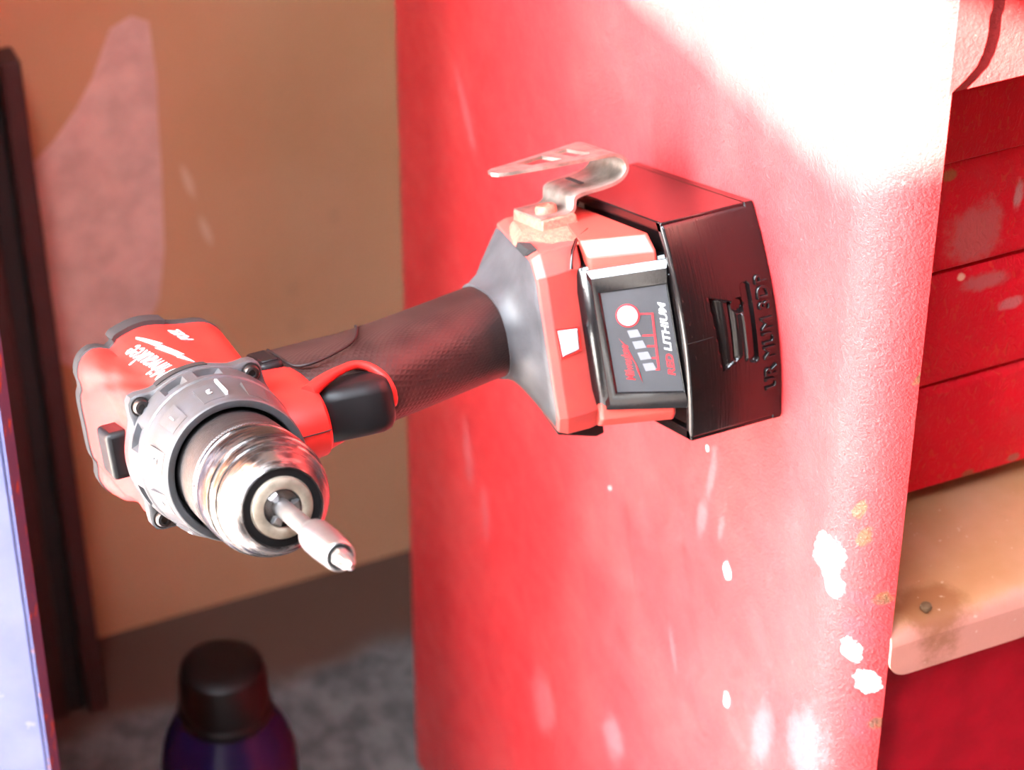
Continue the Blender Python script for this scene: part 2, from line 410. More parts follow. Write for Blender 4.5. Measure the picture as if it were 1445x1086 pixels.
struct('outer_light_block', M['ceiling'], (.06, .55, -1.06, -.96, 0, 2.5), (.55, .95, -1.06, -.96, 1.47, 2.5), (.95, 1.45, -1.06, -.96, 0, 2.5))  # unseen pier, lintel and side piece, added to narrow the light opening
# unseen screen added outside the open side: its top edge is shaped to cut the sun
t0 = 1.5
edge = [(-.9, .028), (-.46, .049), (-.148, .069), (.027, .080), (.040, .088), (.056, .104), (.078, .120), (.30, .24), (.42, .24)]
top = [(x + .75 * t0, z + .6 * t0 + .65) for x, z in edge]
bm = bmesh.new(); prism(bm, [(x, z) for x, z in top] + [(top[-1][0], 0), (top[0][0], 0)], 1, -t0 - .12, -t0)
finish('sun_block', bm, M['yard'], smooth=0, kind='structure')

# ------------------------------------------------------------------ tool chest
chest = root('tool_chest', 'large red metal tool chest with rounded corner post, drawers and a tan shelf', 'tool chest')
def arc(cx, cy_, r, a0, a1, n):
    return [(cx + r * math.cos(math.radians(a0 + (a1 - a0) * i / n)), cy_ + r * math.sin(math.radians(a0 + (a1 - a0) * i / n))) for i in range(n + 1)]
R = .034
outer = arc(-.432, .036, .036, 180, 270, 12)                                     # rear corner
outer += [(-.33, 0), (-.23, 0), (-.13, 0), (-.05, 0), (.01, 0)]
outer += arc(.0298, R, R, 270, 270 + 65, 16)                                  # front corner
ex, ey = outer[-1]
bm = bmesh.new()
zs = [.004, .012, .2, .4, .6, .8, 1.0, 1.12]
# side sheet: outer skin with a thickness
inner = [(x + (-.0014 if x > .01 else (.0014 if x < -.42 else 0)), y + (.0014 if -.44 < x < .055 else 0)) for x, y in outer]
ringsz = [[(x, y, z) for x, y in outer] + [(x, y, z) for x, y in reversed(inner)] for z in zs]
loft(bm, ringsz)
body = finish('side_panel', bm, M['chest'], chest, 40)
# front gusset at the top of the corner post
zf = .65
curve = [(.019, .1345), (.0245, .1391), (.0286, .1434), (.0307, .1485), (.0319, .1554), (.0316, .1634), (.0324, .1655), (.0324, .20), (.0324, .40)]
gus = [(y, z + zf) for y, z in curve] + [(.0185, .40 + zf), (.0185, .1340 + zf)]
bm = bmesh.new(); prism(bm, gus, 0, .0592, .0607)
g = finish('corner_gusset', bm, M['chest'], chest, 0)
# top rail behind the gusset, drawers, shelf, lower panel
bm = bmesh.new(); box(bm, .030, .0525, .0120, .56, zf + .1292, zf + .40)
finish('top_rail', bm, M['chest'], chest, 0)
bm = bmesh.new(); box(bm, -.44, -.12, .004, .56, zf - .648, zf + .42)
o = finish('carcass', bm, M['gap'], chest, 0)
xd = .0
rows = [(.0930, .0573), (.0570, .0056), (.0032, -.0523), (-.0545, -.1096)]
for i, (z1, z0) in enumerate(rows):
    bm = bmesh.new()
    # front sheet with a rolled top edge: profile in (x, z), extruded along y
    pr_ = [(xd - .018, z1 + zf), (xd - .006, z1 + zf), (xd - .0026, z1 - .0006 + zf), (xd - .0006, z1 - .0026 + zf), (xd, z1 - .0045 + zf), (xd, z0 + .0012 + zf), (xd - .0012, z0 + zf), (xd - .018, z0 + zf)]
    rings = [[(x, y, z) for x, z in pr_] for y in (.0085, .56)]
    loft(bm, rings)
    d = finish('drawer', bm, M['drawer'], chest, 30)
# hem line shadow piece between first two drawers is the gap itself; shelf
zt = zf - .1225
sp_ = [(-.10, zt + .001), (.050, zt + .001), (.0555, zt + .0003), (.0592, zt - .0016), (.0612, zt - .0045), (.0620, zt - .0085)]
und = [(.0608, zt - .0085), (.0600, zt - .0045), (.058, zt - .0028), (.0550, zt - .0012), (.050, zt - .0004), (-.10, zt - .0004)]
bm = bmesh.new(); loft(bm, [[(x, y, z) for x, z in sp_ + und] for y in (.0195, .10, .56)])
sh = finish('shelf', bm, M['shelf'], chest, 50)
zl = zt - .0085; zb = zf - .1487
lip = [(.0195, zl)] + [(.0195 + .0095 - .0095 * math.cos(a), zb + .0095 - .0095 * math.sin(a)) for a in [PI / 2 * i / 8 for i in range(9)]] + [(.56, zb), (.56, zl)]
bm = bmesh.new(); prism(bm, lip, 0, .0608, .0620)
finish('front_lip', bm, M['shelf'], sh, 0)
bm = bmesh.new()
lathe_z(bm, [(zt - .001, .0012), (zt + .002, .0012), (zt + .002, .0026), (zt + .0034, .0022), (zt + .0038, .0008)], 14, (.0555, .0385))
finish('rusty_screw', bm, M['rust'], sh, 40)
bm = bmesh.new(); box(bm, .02, .050, .012, .56, zf - .648, zf - .130)
finish('lower_panel', bm, M['inner'], chest, 0)

# ------------------------------------------------------------------ things behind
def panel_piece(name, mt, x0, x1, y0, y1, z1, parent=None, bev=.002):
    bm = bmesh.new(); box(bm, x0, x1, y0, y1, .0, z1)
    o = finish(name, bm, mt, parent, 0); bevel(o, bev); return o
pn = root('leaning_panel', 'tall dark brown board with a grooved edge, leaning on the wall at far left', 'board', Matrix.Translation((-.568, -.17, 0)) @ Matrix.Rotation(-.045, 4, 'Y'))
panel_piece('board', M['brown'], -.022, -.004, -.42, -.0255, .487, pn)
panel_piece('groove', M['groove'], -.020, -.010, -.0255, -.0125, .485, pn)
panel_piece('edge_moulding', M['brown'], -.022, -.001, -.0125, 0, .490, pn)

bl = root('blue_board', 'pale blue painted board with orange chipped edge, upright at the left border', 'board', Matrix.Translation((-.174, -.2825, 0)) @ Matrix.Rotation(math.radians(246), 4, 'Z'))
bm = bmesh.new(); box(bm, .0012, .12, 0, .020, 0, .72)
o = finish('plank', bm, M['blue'], bl, 0); bevel(o, .0012)
bm = bmesh.new()
box(bm, 0, .0014, .0005, .0195, 0, .72)
o = finish('chipped_edge', bm, M['chip'], bl, 0)

bt = root('bottle', 'dark violet plastic bottle with a wide black cap standing on the floor', 'bottle', loc=(-.362, -.147, 0))
bm = bmesh.new()
lathe_z(bm, [(0, .034), (.004, .038), (.03, .0405), (.10, .0405), (.135, .040), (.150, .0375), (.162, .0325), (.170, .028), (.174, .0255), (.185, .0245)], 64)
finish('body', bm, M['bottle'], bt, 50)
bm = bmesh.new()
lathe_z(bm, [(.172, .0262), (.1735, .0272), (.178, .0272), (.1795, .0258), (.181, .0262), (.203, .0252), (.2085, .0235), (.211, .0195), (.2118, .012)], 64)
finish('screw_cap', bm, M['cap'], bt, 40)

# ------------------------------------------------------------------ drill frame
sps, cps = math.sin(psi), math.cos(psi)
F, L_, U = Vector((cps, 0, sps)), Vector((-sps, 0, cps)), Vector((0, -1, 0))   # forward, left, up of the drill
O = Vector((0, -.235, .65))
def frame(base):                                            # base in drill millimetres
    p = O + (F * base[0] + L_ * base[1] + U * base[2]) * .001
    mw = Matrix.Identity(4)
    for i in range(3): mw[i][0], mw[i][1], mw[i][2], mw[i][3] = F[i], L_[i], U[i], p[i]
    return mw
DB = (-80, 0, -229.5)                                       # bottom of the battery
HB = (-80, 0, -234.8)                                       # back of the holder
drill = root('cordless_drill', 'red and black cordless drill hanging by its battery in the black holder', 'power drill', frame(DB))
holder = root('battery_holder', 'black 3D printed holder with raised lettering on the red chest side', 'battery holder', frame(HB))
def dpart(name, bm, mt, parent, smooth=38, base=DB):
    for v in bm.verts: v.co = ((v.co.x - base[0]) * .001, (v.co.y - base[1]) * .001, (v.co.z - base[2]) * .001)
    return finish(name, bm, mt, parent, smooth)
def hpart(name, bm, mt, parent, smooth=38): return dpart(name, bm, mt, parent, smooth, HB)

NT = 96
def polar(x, fn, cy_=0, cz=0):
    return [(x, cy_ + fn(360. * k / NT) * math.cos(2 * PI * k / NT), cz + fn(360. * k / NT) * math.sin(2 * PI * k / NT)) for k in range(NT)]
def r_body(x):
    # red motor housing radius; k = 0 at the gear case, 1 at the rear
    k = min(1, max(0, (-44 - x) / 60.))
    def f(t):
        r = 30.2 + 3.6 * k
        a = 4.0 + 2.3 * k
        r += a * (lobe(t, 45, 13 + 4 * k) + lobe(t, 135, 13 + 4 * k))
        r += (2.6 + 2.6 * k) * (lobe(t, -43, 13 + 3 * k) + lobe(t, -137, 13 + 3 * k))
        r += (.9 * k + .6) * (lobe(t, 6, 17) + lobe(t, 174, 17))
        r -= 1.6 * k * (lobe(t, 90, 16)) - .9 * (1 - k) * lobe(t, 90, 20)
        r -= (.6 + 1.5 * k) * (lobe(t, 30, 4.5) + lobe(t, 150, 4.5))
        s_ = 2 * k - 1
        for c in (45, 135):
            for sg in (1, -1):
                r -= 1.5 * math.exp(-(((t - c) - sg * 17 * s_) / 4.0) ** 2)
        return r
    return f
# ---- motor housing
bm = bmesh.new()
xs = [-43] + [-44 - 2.6 * i for i in range(26)]
loft(bm, [polar(x, r_body(x)) for x in xs])
housing = dpart('motor_housing', bm, M['red'], drill, 45)
bm = bmesh.new()
rf = r_body(-109)
loft(bm, [polar(-108.5, lambda t: rf(t) - .6), polar(-109.2, lambda t: rf(t) + .7), polar(-117, lambda t: rf(t) + .4), polar(-120, lambda t: rf(t) - 2.5), polar(-121, lambda t: rf(t) - 9)])
dpart('rear_cap', bm, M['darkgrey'], drill, 45)
# dark bumper pieces around the text panel
def arc_slab(bm, x0, x1, ta, tb, r0, r1, n=14, rfn=None):
    rings = []
    for i in range(n + 1):
        t = math.radians(ta + (tb - ta) * i / n)
        ro = (rfn(math.degrees(t)) if rfn else 0)
        rings.append([(x0, (ro + r0) * math.cos(t), (ro + r0) * math.sin(t)), (x0, (ro + r1) * math.cos(t), (ro + r1) * math.sin(t)), (x1, (ro + r1) * math.cos(t), (ro + r1) * math.sin(t)), (x1, (ro + r0) * math.cos(t), (ro + r0) * math.sin(t))])
    loft(bm, rings)
bm = bmesh.new(); arc_slab(bm, -46, -41.2, -10, 29, 28, 32.3)
dpart('bumper', bm, M['darkgrey'], drill, 35)
bm = bmesh.new(); arc_slab(bm, -119, -108, -12, 25, -4, 2.0, 16, rf)
dpart('rear_bumper', bm, M['darkgrey'], drill, 35)

# lettering on the left side of the housing: u runs backwards, v up
def on_side(x_start, t_start, slope=0.):
    def fn(u, v, w_):
        x = x_start - u
        t = t_start + math.degrees((v + slope * u) / 34.)
        r = r_body(x)(t) + .12 + w_
        return (x, r * math.cos(math.radians(t)), r * math.sin(math.radians(t)))
    return fn
lt = text_bm('Milwaukee', 14.5, on_side(-47.5, 8.5, .09), .25, .30, -.10, .66, spacing=1.03, sub=1.6)
dpart('brand_lettering', lt, M['white'], housing, 0)
bolt = [(0, 0), (13, 1.2), (11, -.5), (31, 2.4), (29, .8), (47, 4.4), (45.5, 5.1), (25, 3.5), (27, 5.0), (7.5, 2.5), (9.5, 3.6)]
bm = outline_bm([bolt], .25, lambda u, v, w_: (u, v, w_))
bmesh.ops.triangulate(bm, faces=bm.faces[:])
bmesh.ops.subdivide_edges(bm, edges=[e for e in bm.edges if e.calc_length() > 3], cuts=3)
bmesh.ops.triangulate(bm, faces=bm.faces[:])
fnb = on_side(-51, -6.0, .14)
for v in bm.verts: v.co = fnb(*v.co)
dpart('lightning_stripe', bm, M['white'], housing, 0)
lt = text_bm('FUEL', 7.0, on_side(-83, -21.5, .17), .25, .2, .03, 1.05, sub=1.6)
dpart('fuel_lettering', lt, M['white'], housing, 0)

# ---- gear case
def r_gear(base, ear, scoop=0.):
    def f(t):
        r = base
        r = max(r, base + ear * sum(lobe(t, c, 9.5) for c in (46, 134, -40, -140)) * 1.15)
        r -= scoop * sum(1 for c in (20, 66, 112, 158, -4) if abs((t - c + 180) % 360 - 180) < 7.5)
        return r
    return f
bm = bmesh.new()
loft(bm, [polar(-46, r_gear(31.2, 4.2)), polar(-45.4, r_gear(31.8, 5.0)), polar(-39, r_gear(31.8, 5.0)), polar(-38.3, r_gear(31.3, 4.4)), polar(-38.0, r_gear(31.6, 0)), polar(-36, r_gear(31.6, 0)),
          polar(-35.6, r_gear(31.6, 0, 2.4)), polar(-28.8, r_gear(31.0, 0, 2.4)), polar(-28.4, r_gear(31.0, 0)), polar(-26, r_gear(30.9, 0)), polar(-25.2, r_gear(30.2, 0)), polar(-25, r_gear(24, 0))])
gear = dpart('gear_case', bm, M['grey'], drill, 35)
for c in (46, 134, -40, -140):
    cy0, cz0 = 32.6 * math.cos(math.radians(c)), 32.6 * math.sin(math.radians(c))
    bm = bmesh.new()
    lathe_x(bm, [(-40, 3.9), (-38.0, 3.9), (-37.9, 3.3), (-36.6, 3.2), (-35.7, 2.6), (-35.4, 1.5), (-36.6, 1.35), (-36.7, .2)], 20, True, cy0, cz0)
    dpart('screw', bm, M['screw'], drill, 40)
# ---- clutch ring
bm = bmesh.new()
rg = [(-25.4, 24.5), (-25.4, 29.6), (-24.6, 30.3), (-23, 30.3), (-14, 29.0), (-3.2, 27.9), (-1.2, 27.6), (-.3, 27.3), (0, 26.9), (0, 25.0), (-.4, 24.4), (-1.2, 24.1), (-14, 24.0), (-14, 12)]
lathe_x(bm, rg, 128)
ring = dpart('clutch_ring', bm, M['grey'], drill, 35)
def on_ring(xc, tc, r):
    def fn(u, v, w_):
        t = tc + math.degrees(v / r)
        return (xc - u, (r + w_) * math.cos(math.radians(t)), (r + w_) * math.sin(math.radians(t)))
    return fn
for i, (tc_, dig) in enumerate([(72, '2'), (39, '1'), (6, '3'), (105, '4'), (138, '5'), (171, '6'), (-30, '7')]):
    bm = bmesh.new()
    n = 8; rings = []
    for k in range(n + 1):
        t = math.radians(tc_ - 8.5 + 17 * k / n)
        rise = 1.35
        lo = lambda x: 27.9 + (-3.2 - x) * .105
        rings.append([(-4.2, (lo(-4.2) - .6) * math.cos(t), (lo(-4.2) - .6) * math.sin(t)), (-4.2, (lo(-4.2) + .12) * math.cos(t), (lo(-4.2) + .12) * math.sin(t)),
                      (-16.5, (lo(-16.5) + rise) * math.cos(t), (lo(-16.5) + rise) * math.sin(t)), (-17.2, (lo(-17.2) + .1) * math.cos(t), (lo(-17.2) + .1) * math.sin(t)), (-17.2, (lo(-17.2) - .6) * math.cos(t), (lo(-17.2) - .6) * math.sin(t))])
    loft(bm, rings)
    tb_ = dpart('clutch_tab', bm, M['grey'], ring, 35)
    if i < 5:
        bm = text_bm(dig, 4.6, lambda u, v, w_, a=tc_: ((-10.2) - v + 1.6, (29.75 + w_ + (v - 1.6) * .15) * math.cos(math.radians(a) + u / 29.), (29.75 + w_ + (v - 1.6) * .15) * math.sin(math.radians(a) + u / 29.)), .35, 0, .05, align='CENTER')
        dpart('numeral', bm, M['white'], ring, 0)
bm = bmesh.new(); arc_slab(bm, -20.5, -5.5, -5.8, -4.2, 28.0, 29.6, 3)
for v in bm.verts:
    rr = math.hypot(v.co.y, v.co.z); s = (rr + (-5.5 - v.co.x) * .09) / rr; v.co.y *= s; v.co.z *= s
dpart('indicator_rib', bm, M['white'], ring, 35)
# ---- chuck
bm = bmesh.new()
lathe_x(bm, [(-13, 12), (-13, 22.3), (.5, 22.6), (18.5, 22.9), (19.2, 22.4), (20.4, 22.4), (21.2, 23.0), (22.6, 23.0), (23.2, 22.5), (24.4, 22.5), (25, 23.0), (27, 23.1), (36, 22.9), (37.5, 22.6), (38, 22.0), (39.2, 22.0), (39.8, 22.2), (43, 21.3), (43.5, 20.7), (44.8, 20.4), (45.4, 20.5), (49, 18.9), (52.5, 17.0), (54.4, 15.7), (55.1, 15.0), (54.9, 14.4), (53.6, 14.3), (53.4, 10)], 128)
chuck = dpart('chuck_sleeve', bm, M['chuck'], drill, 30)
bm = bmesh.new(); lathe_x(bm, [(52.6, 14.35), (54.2, 14.35), (54.2, 11.4), (52.6, 11.4)], 96, False)
dpart('black_ring', bm, M['matteblack'], chuck, 30)
bm = bmesh.new(); lathe_x(bm, [(51, 11.6), (54.4, 11.6), (55.6, 11.0), (56.1, 9.8), (56.0, 7.9), (55.4, 7.1), (53, 6.9), (40, 6.9), (40, .5)], 96)
dpart('chuck_nose', bm, [M['gold']], chuck, 40)
bm = bmesh.new(); lathe_x(bm, [(40.5, 6.85), (54.6, 6.85), (54.6, 6.6), (41, 6.6), (41, .3)], 48)
dpart('bore', bm, M['void'], chuck, 30)
for k in range(3):
    a = math.radians(28 + 120 * k)
    er, et = Vector((0, math.cos(a), math.sin(a))), Vector((0, -math.sin(a), math.cos(a)))
    bm = bmesh.new()
    sec = [(3.4, -.8), (4.0, -1.7), (6.6, -1.9), (6.6, 1.9), (4.0, 1.7), (3.4, .8)]
    sec2 = [(3.5, -.5), (3.9, -1.1), (5.6, -1.4), (5.6, 1.4), (3.9, 1.1), (3.5, .5)]
    rings = []
    for x, S in ((42, sec), (55.0, sec), (56.0, sec2)):
        rings.append([Vector((x, 0, 0)) + er * r_ + et * q for r_, q in S])
    loft(bm, rings); dpart('chuck_jaw', bm, M['satin'], chuck, 30)
# ---- bit holder and bit
bm = bmesh.new()
lathe_x(bm, [(44, 3.2), (60, 3.35), (84, 3.35), (87.5, 3.5), (89.5, 4.6), (91.5, 5.7), (94, 6.1), (103, 6.15), (111, 5.9), (117.5, 5.5), (119.3, 5.3), (119.8, 4.9), (119.7, 4.3), (119.0, 4.05), (112, 4.0), (112, .5)], 48)
bh = dpart('bit_holder', bm, M['satin'], drill, 35)
bm = bmesh.new()
def cross(x, R_, q):
    out = []
    for k in range(4):
        a = PI / 2 * k + .35
        for r_, da in ((q * 1.3, -.62), (R_, -.3), (R_, .3), (q * 1.3, .62)):
            out.append((x, r_ * math.cos(a + da), r_ * math.sin(a + da)))
    return out
def hexring(x, r): return [(x, r * math.cos(2 * PI * k / 16 + .2) * (1.0 if k % 2 == 0 else .93), r * math.sin(2 * PI * k / 16 + .2) * (1.0 if k % 2 == 0 else .93)) for k in range(16)]
loft(bm, [hexring(111, 3.5), hexring(121.5, 3.5), hexring(122.6, 3.0), cross(123.4, 2.9, 1.6), cross(127.5, 2.75, 1.2), cross(130.5, 1.7, .8), cross(131.6, .8, .5)])
dpart('driver_bit', bm, M['satin'], bh, 30)
# ---- mode switch on top
bm = bmesh.new(); box(bm, -66, -49, -7, 12, 26, 37.0)
o = dpart('mode_switch', bm, M['matteblack'], drill, 30); bevel(o, .0022, 3)

# ---- handle
def sup(cx, a, b, z, n=2.6, N=64, tilt=0., front=None):
    out = []
    for k in range(N):
        t = 2 * PI * k / N; c, s = math.cos(t), math.sin(t)
        x = cx + a * math.copysign(abs(c) ** (2 / n), c); y = b * math.copysign(abs(s) ** (2 / n), s)
        out.append((x, y, z + tilt * (x - cx)))
    return out
bm = bmesh.new()
loft(bm, [sup(-62, 38, 17, -14), sup(-62, 40.5, 17.4, -24), sup(-61.5, 41.5, 17.2, -32), sup(-61.5, 41.5, 16.6, -40), sup(-61.5, 41.0, 16.2, -43), sup(-62, 39, 15, -44.6), sup(-72, 28, 14, -46)])
neck = dpart('trigger_housing', bm, M['red'], drill, 40)
bm = bmesh.new()   # parting line down the front of the housing
tube(bm, [(-19.75, 0, -25), (-19.6, 0, -32), (-19.7, 0, -40), (-20.4, 0, -43.6)], .22, 6)
dpart('seam', bm, M['void'], neck, 40)
# red loop around the trigger
half = smooth_path([(-33, 12.6, -40.5), (-39, 14.0, -48), (-45, 14.6, -57), (-49.5, 14.2, -65), (-48.5, 12.2, -71), (-45.5, 7.8, -75.2), (-43.5, 3, -76.8), (-43.2, 0, -77)], 5)
full = half + [Vector((p.x - (2.5 if p.y > 4 else 0), -p.y * .80, p.z)) for p in reversed(half[:-1])]
bm = bmesh.new(); tube(bm, full, [max(1.8, 3.4 - .14 * min(i, len(full) - 1 - i)) for i in range(len(full))], 12)
dpart('trigger_loop', bm, M['red'], drill, 60)
bm = bmesh.new()
loft(bm, [sup(-78, 31, 16.9, -40.5), sup(-78, 33, 17.3, -42), sup(-78.5, 32, 17.4, -52), sup(-78.5, 33, 17.3, -64), sup(-77.5, 33.5, 17.2, -74), sup(-80, 32, 17.4, -84), sup(-84.5, 30.5, 17.6, -98), sup(-91, 28.5, 17.9, -116), sup(-97, 27, 18.2, -132), sup(-99.3, 27, 18.4, -141, tilt=.02)])
grip = dpart('grip', bm, M['grip'], drill, 60)
bm = bmesh.new()   # raised border line of the grip overmould
tube(bm, smooth_path([(-92, 17.2, -43), (-75, 17.6, -43), (-60, 17.0, -44.5), (-57, 17.2, -52), (-63, 18.1, -66), (-72, 18.3, -74), (-90, 17.6, -81), (-102, 15.0, -84), (-106, 12.0, -86.5)], 5), .6, 8)
dpart('grip_border', bm, M['rubber'], grip, 60)
# trigger
def trg(z, xf, yh, xb=-62):
    n = 16
    out = [(xb, yh, z)] + [(xf - 6 + 6 * math.sin(t), (yh - 6) * (1 if t < PI / 2 else -1) + 6 * math.cos(t), z) for t in [PI * i / n for i in range(n + 1)]] + [(xb, -yh, z)]
    return out
bm = bmesh.new()
loft(bm, [trg(-43.5, -37, 9.8), trg(-45, -35.5, 10.6), trg(-49, -33.0, 11), trg(-55, -31.8, 11), trg(-62, -30.6, 11), trg(-68, -29.6, 10.8), trg(-71.5, -30.5, 10.2), trg(-74.2, -34, 9), trg(-75.2, -40, 8)])
dpart('trigger', bm, M['matteblack'], drill, 50)
bm = bmesh.new(); box(bm, -87, -64, 14, 19.6, -41.5, -31.5)
o = dpart('direction_switch', bm, M['matteblack'], drill, 30); bevel(o, .0022, 3)
bm = bmesh.new(); box(bm, -72.5, -66, 19.2, 20.3, -40, -33)
o = dpart('switch_rib', bm, M['matteblack'], drill, 30); bevel(o, .0005, 2)

# ---- skirt and foot
def outline(front, hw, back, ch, rr=3, z=0, tilt=0., xt=-50, N=64):
    """rounded polygon footprint resampled to N points, starting at angle 0 (front centre)"""
    poly = [(front, hw - ch), (front - ch * .8, hw), (back + ch, hw), (back, hw - ch), (back, -hw + ch), (back + ch, -hw), (front - ch * .8, -hw), (front, -hw + ch)]
    out = []; cx = (front + back) / 2
    for k in range(N):
        a = 2 * PI * k / N; d = (math.cos(a), math.sin(a)); best = 1e9
        for i in range(len(poly)):
            (x1, y1), (x2, y2) = poly[i], poly[(i + 1) % len(poly)]
            x1 -= cx; x2 -= cx
            den = d[0] * (y2 - y1) - d[1] * (x2 - x1)
            if abs(den) < 1e-9: continue
            tt = (x1 * (y2 - y1) - y1 * (x2 - x1)) / den
            uu = (x1 * d[1] - y1 * d[0]) / den
            if tt > 0 and -1e-6 <= uu <= 1 + 1e-6: best = min(best, tt)
        x, y = cx + best * d[0], best * d[1]
        out.append((x, y, z + tilt * (x - xt)))
    return out
def polyring(front, hw, back, ch, z, tilt=0., xt=-50):
    """explicit-corner footprint: crisp edges"""
    poly = [(front, 0), (front, hw - ch), (front - ch * .8, hw), ((front + back) / 2, hw), (back + ch, hw), (back, hw - ch), (back, -hw + ch), (back + ch, -hw), ((front + back) / 2, -hw), (front - ch * .8, -hw), (front, -hw + ch)]
    return [(x, y, z + tilt * (x - xt)) for x, y in poly]
bm = bmesh.new()
loft(bm, [sup(-99, 28.2, 19.4, -138.5, tilt=.02), sup(-99, 28.6, 19.8, -140.5, tilt=.02), outline(-68, 21.0, -129, 12, z=-142.5, tilt=.04), outline(-62.5, 24.5, -131, 10, z=-144, tilt=.08), outline(-56, 29.5, -133, 8.5, z=-145.2, tilt=.13), outline(-51.5, 34.5, -134, 7.5, z=-145.8, tilt=.18), outline(-50.2, 36.8, -134.5, 7, z=-147.4, tilt=.19), outline(-50.2, 36.8, -134.5, 7, z=-148.5, tilt=.19)])
dpart('grey_skirt', bm, M['greyrub'], drill, 50)
bm = bmesh.new()
loft(bm, [polyring(-50.6, 36.6, -134, 7.5, -146.4, .19), polyring(-49.7, 37.2, -134.5, 7.5, -147.0, .19), polyring(-47.9, 38.6, -135, 8.5, -150.6, .19), polyring(-48.2, 38.8, -135, 8.5, -160, .28), polyring(-49.5, 38.2, -135, 8.5, -166.2, .33), polyring(-53, 33, -134, 8, -167.2, .33)])
foot = dpart('foot', bm, M['redworn'], drill, 25); bevel(foot, .0006, 2, 20)
bm = bmesh.new()
loft(bm, [[(-48.0, 7.4, -151.2), (-48.0, 6.2, -160.0), (-48.0, -2.6, -159.6), (-48.0, -4.0, -151.8)], [(-47.2, 6.8, -151.8), (-47.2, 5.6, -159.4), (-47.2, -2.2, -159.0), (-47.2, -3.4, -152.4)]])
dpart('work_light', bm, M['lens'], drill, 0)
bm = bmesh.new()
tube(bm, [(-47.9, 8.0, -150.6), (-47.9, 6.7, -160.6), (-47.9, -3.2, -160.2), (-47.9, -4.7, -151.2)], .4, 6, closed=True)
dpart('light_bezel', bm, M['red'], drill, 0)
# boss for the belt hook + slot beside it
bm = bmesh.new()
loft(bm, [[(-112, 37, -187), (-112, 37, -160), (-84, 37, -151), (-58, 37, -158), (-58, 37, -176), (-74, 37, -187)],
          [(-112, 40.5, -184), (-112, 40.5, -163), (-88, 40.5, -157), (-70, 40.5, -164), (-70, 40.5, -174), (-80, 40.5, -184)]])
loft(bm, [[(-113, 40, -180.5), (-113, 40, -163.5), (-80.5, 40, -163.5), (-80.5, 40, -180.5)], [(-113, 44.6, -180), (-113, 44.6, -164.5), (-81.5, 44.6, -164.5), (-81.5, 44.6, -180)]])
o = dpart('hook_boss', bm, M['dust'], foot, 25); bevel(o, .0008, 2, 25)
bm = bmesh.new(); loft(bm, [[(-79, 37.0, -150.5), (-62, 37.0, -147.2), (-60, 37.0, -152), (-73, 37.0, -154.5)], [(-79, 39.2, -151.6), (-62, 39.2, -149.6), (-60, 39.2, -152.5), (-73, 39.2, -155)]])
dpart('mount_slot', bm, M['void'], foot, 20)
# black clip on the far side
bm = bmesh.new()
loft(bm, [[(-64, -34, -149), (-64, -41, -150.5), (-64, -46.2, -167.5), (-64, -45.5, -171), (-64, -36, -171)], [(-94, -34, -155), (-94, -41, -156.5), (-94, -45.8, -173), (-94, -45, -176), (-94, -36, -176)]])
o = dpart('side_clip', bm, M['rubber'], foot, 25); bevel(o, .0006, 2)
bm = bmesh.new()
loft(bm, [[(-46, -29.5, -167.5), (-46, -30.5, -167), (-46, -35.2, -173.5), (-46, -34.6, -174.5)], [(-60, -29.5, -167.5), (-60, -30.5, -167), (-60, -35.2, -173.5), (-60, -34.6, -174.5)]])
dpart('side_clip_tip', bm, M['steel'], foot, 25)

# ---- belt hook: a bent strip, the profile (y, z) swept across its width in x
prof = smooth_path([(44.9, -164.8, 0), (44.9, -171, 0), (44.9, -176, 0), (46.0, -178.9, 0), (48.5, -179.8, 0), (50.6, -180.6, 0), (51.8, -183.2, 0), (52.3, -188, 0), (52.6, -194, 0), (53.4, -200, 0), (55.2, -203.6, 0), (58, -205.4, 0), (61, -204.9, 0), (63.0, -202.4, 0), (63.9, -198.8, 0)], 5)
TH = 1.5
def widths(z, i):
    k = i / (len(prof) - 1)
    return (-82.5 + 0 * k, -113 - 6 * min(1, k * 1.4))
bm = bmesh.new(); rings = []
for i, p in enumerate(prof):
    d = (prof[min(i + 1, len(prof) - 1)] - prof[max(i - 1, 0)]).normalized(); nrm = Vector((-d.y, d.x, 0))
    xa, xb = widths(p.y, i)
    q = p - nrm * TH
    rings.append([(xa, p.x, p.y), (xa - .3, p.x + nrm.x * .2, p.y + nrm.y * .2), (xb, p.x, p.y), (xb, q.x, q.y), (xa, q.x, q.y)])
loft(bm, rings)
hook = dpart('belt_hook', bm, M['steel'], drill, 45)
plate = [(-82.5, -199.5), (-83.5, -180), (-87, -156), (-89.3, -151.5), (-93, -150.0), (-98, -150.6), (-101, -153.2), (-105.5, -166), (-117.5, -196), (-119, -199.5)]
def inset(poly): return poly
holes = [[(-107.5, -183.5), (-109.5, -191.0), (-92, -194.5), (-90.5, -187.0)], [(-100.5, -164.5), (-106.2, -178.0), (-91.5, -181.5), (-91.8, -168.0)]]
bm = outline_bm([plate] + holes, TH, lambda u, v, w_: (u, 63.9 - (v + 199) * -.030 + TH / 2 + w_ - .1, v))
dpart('hook_plate', bm, M['steel'], hook, 20)
bm = bmesh.new()
loft(bm, [[(-90, 53.9, -187), (-90, 53.9, -189), (-106, 53.9, -189), (-106, 53.9, -187)], [(-90, 54.3, -187), (-90, 54.3, -189), (-106, 54.3, -189), (-106, 54.3, -187)]])
dpart('slot', bm, M['void'], hook, 20)
bm = bmesh.new()
rings = [[(-93 + r * math.cos(2 * PI * k / 24), y, -171.5 + r * math.sin(2 * PI * k / 24)) for k in range(24)] for y, r in ((44.8, 4.6), (47.2, 4.6), (48.2, 3.8), (48.3, 2.0), (47.0, 1.9), (47.0, .2))]
loft(bm, rings)
dpart('hook_screw', bm, M['dust'], hook, 40)

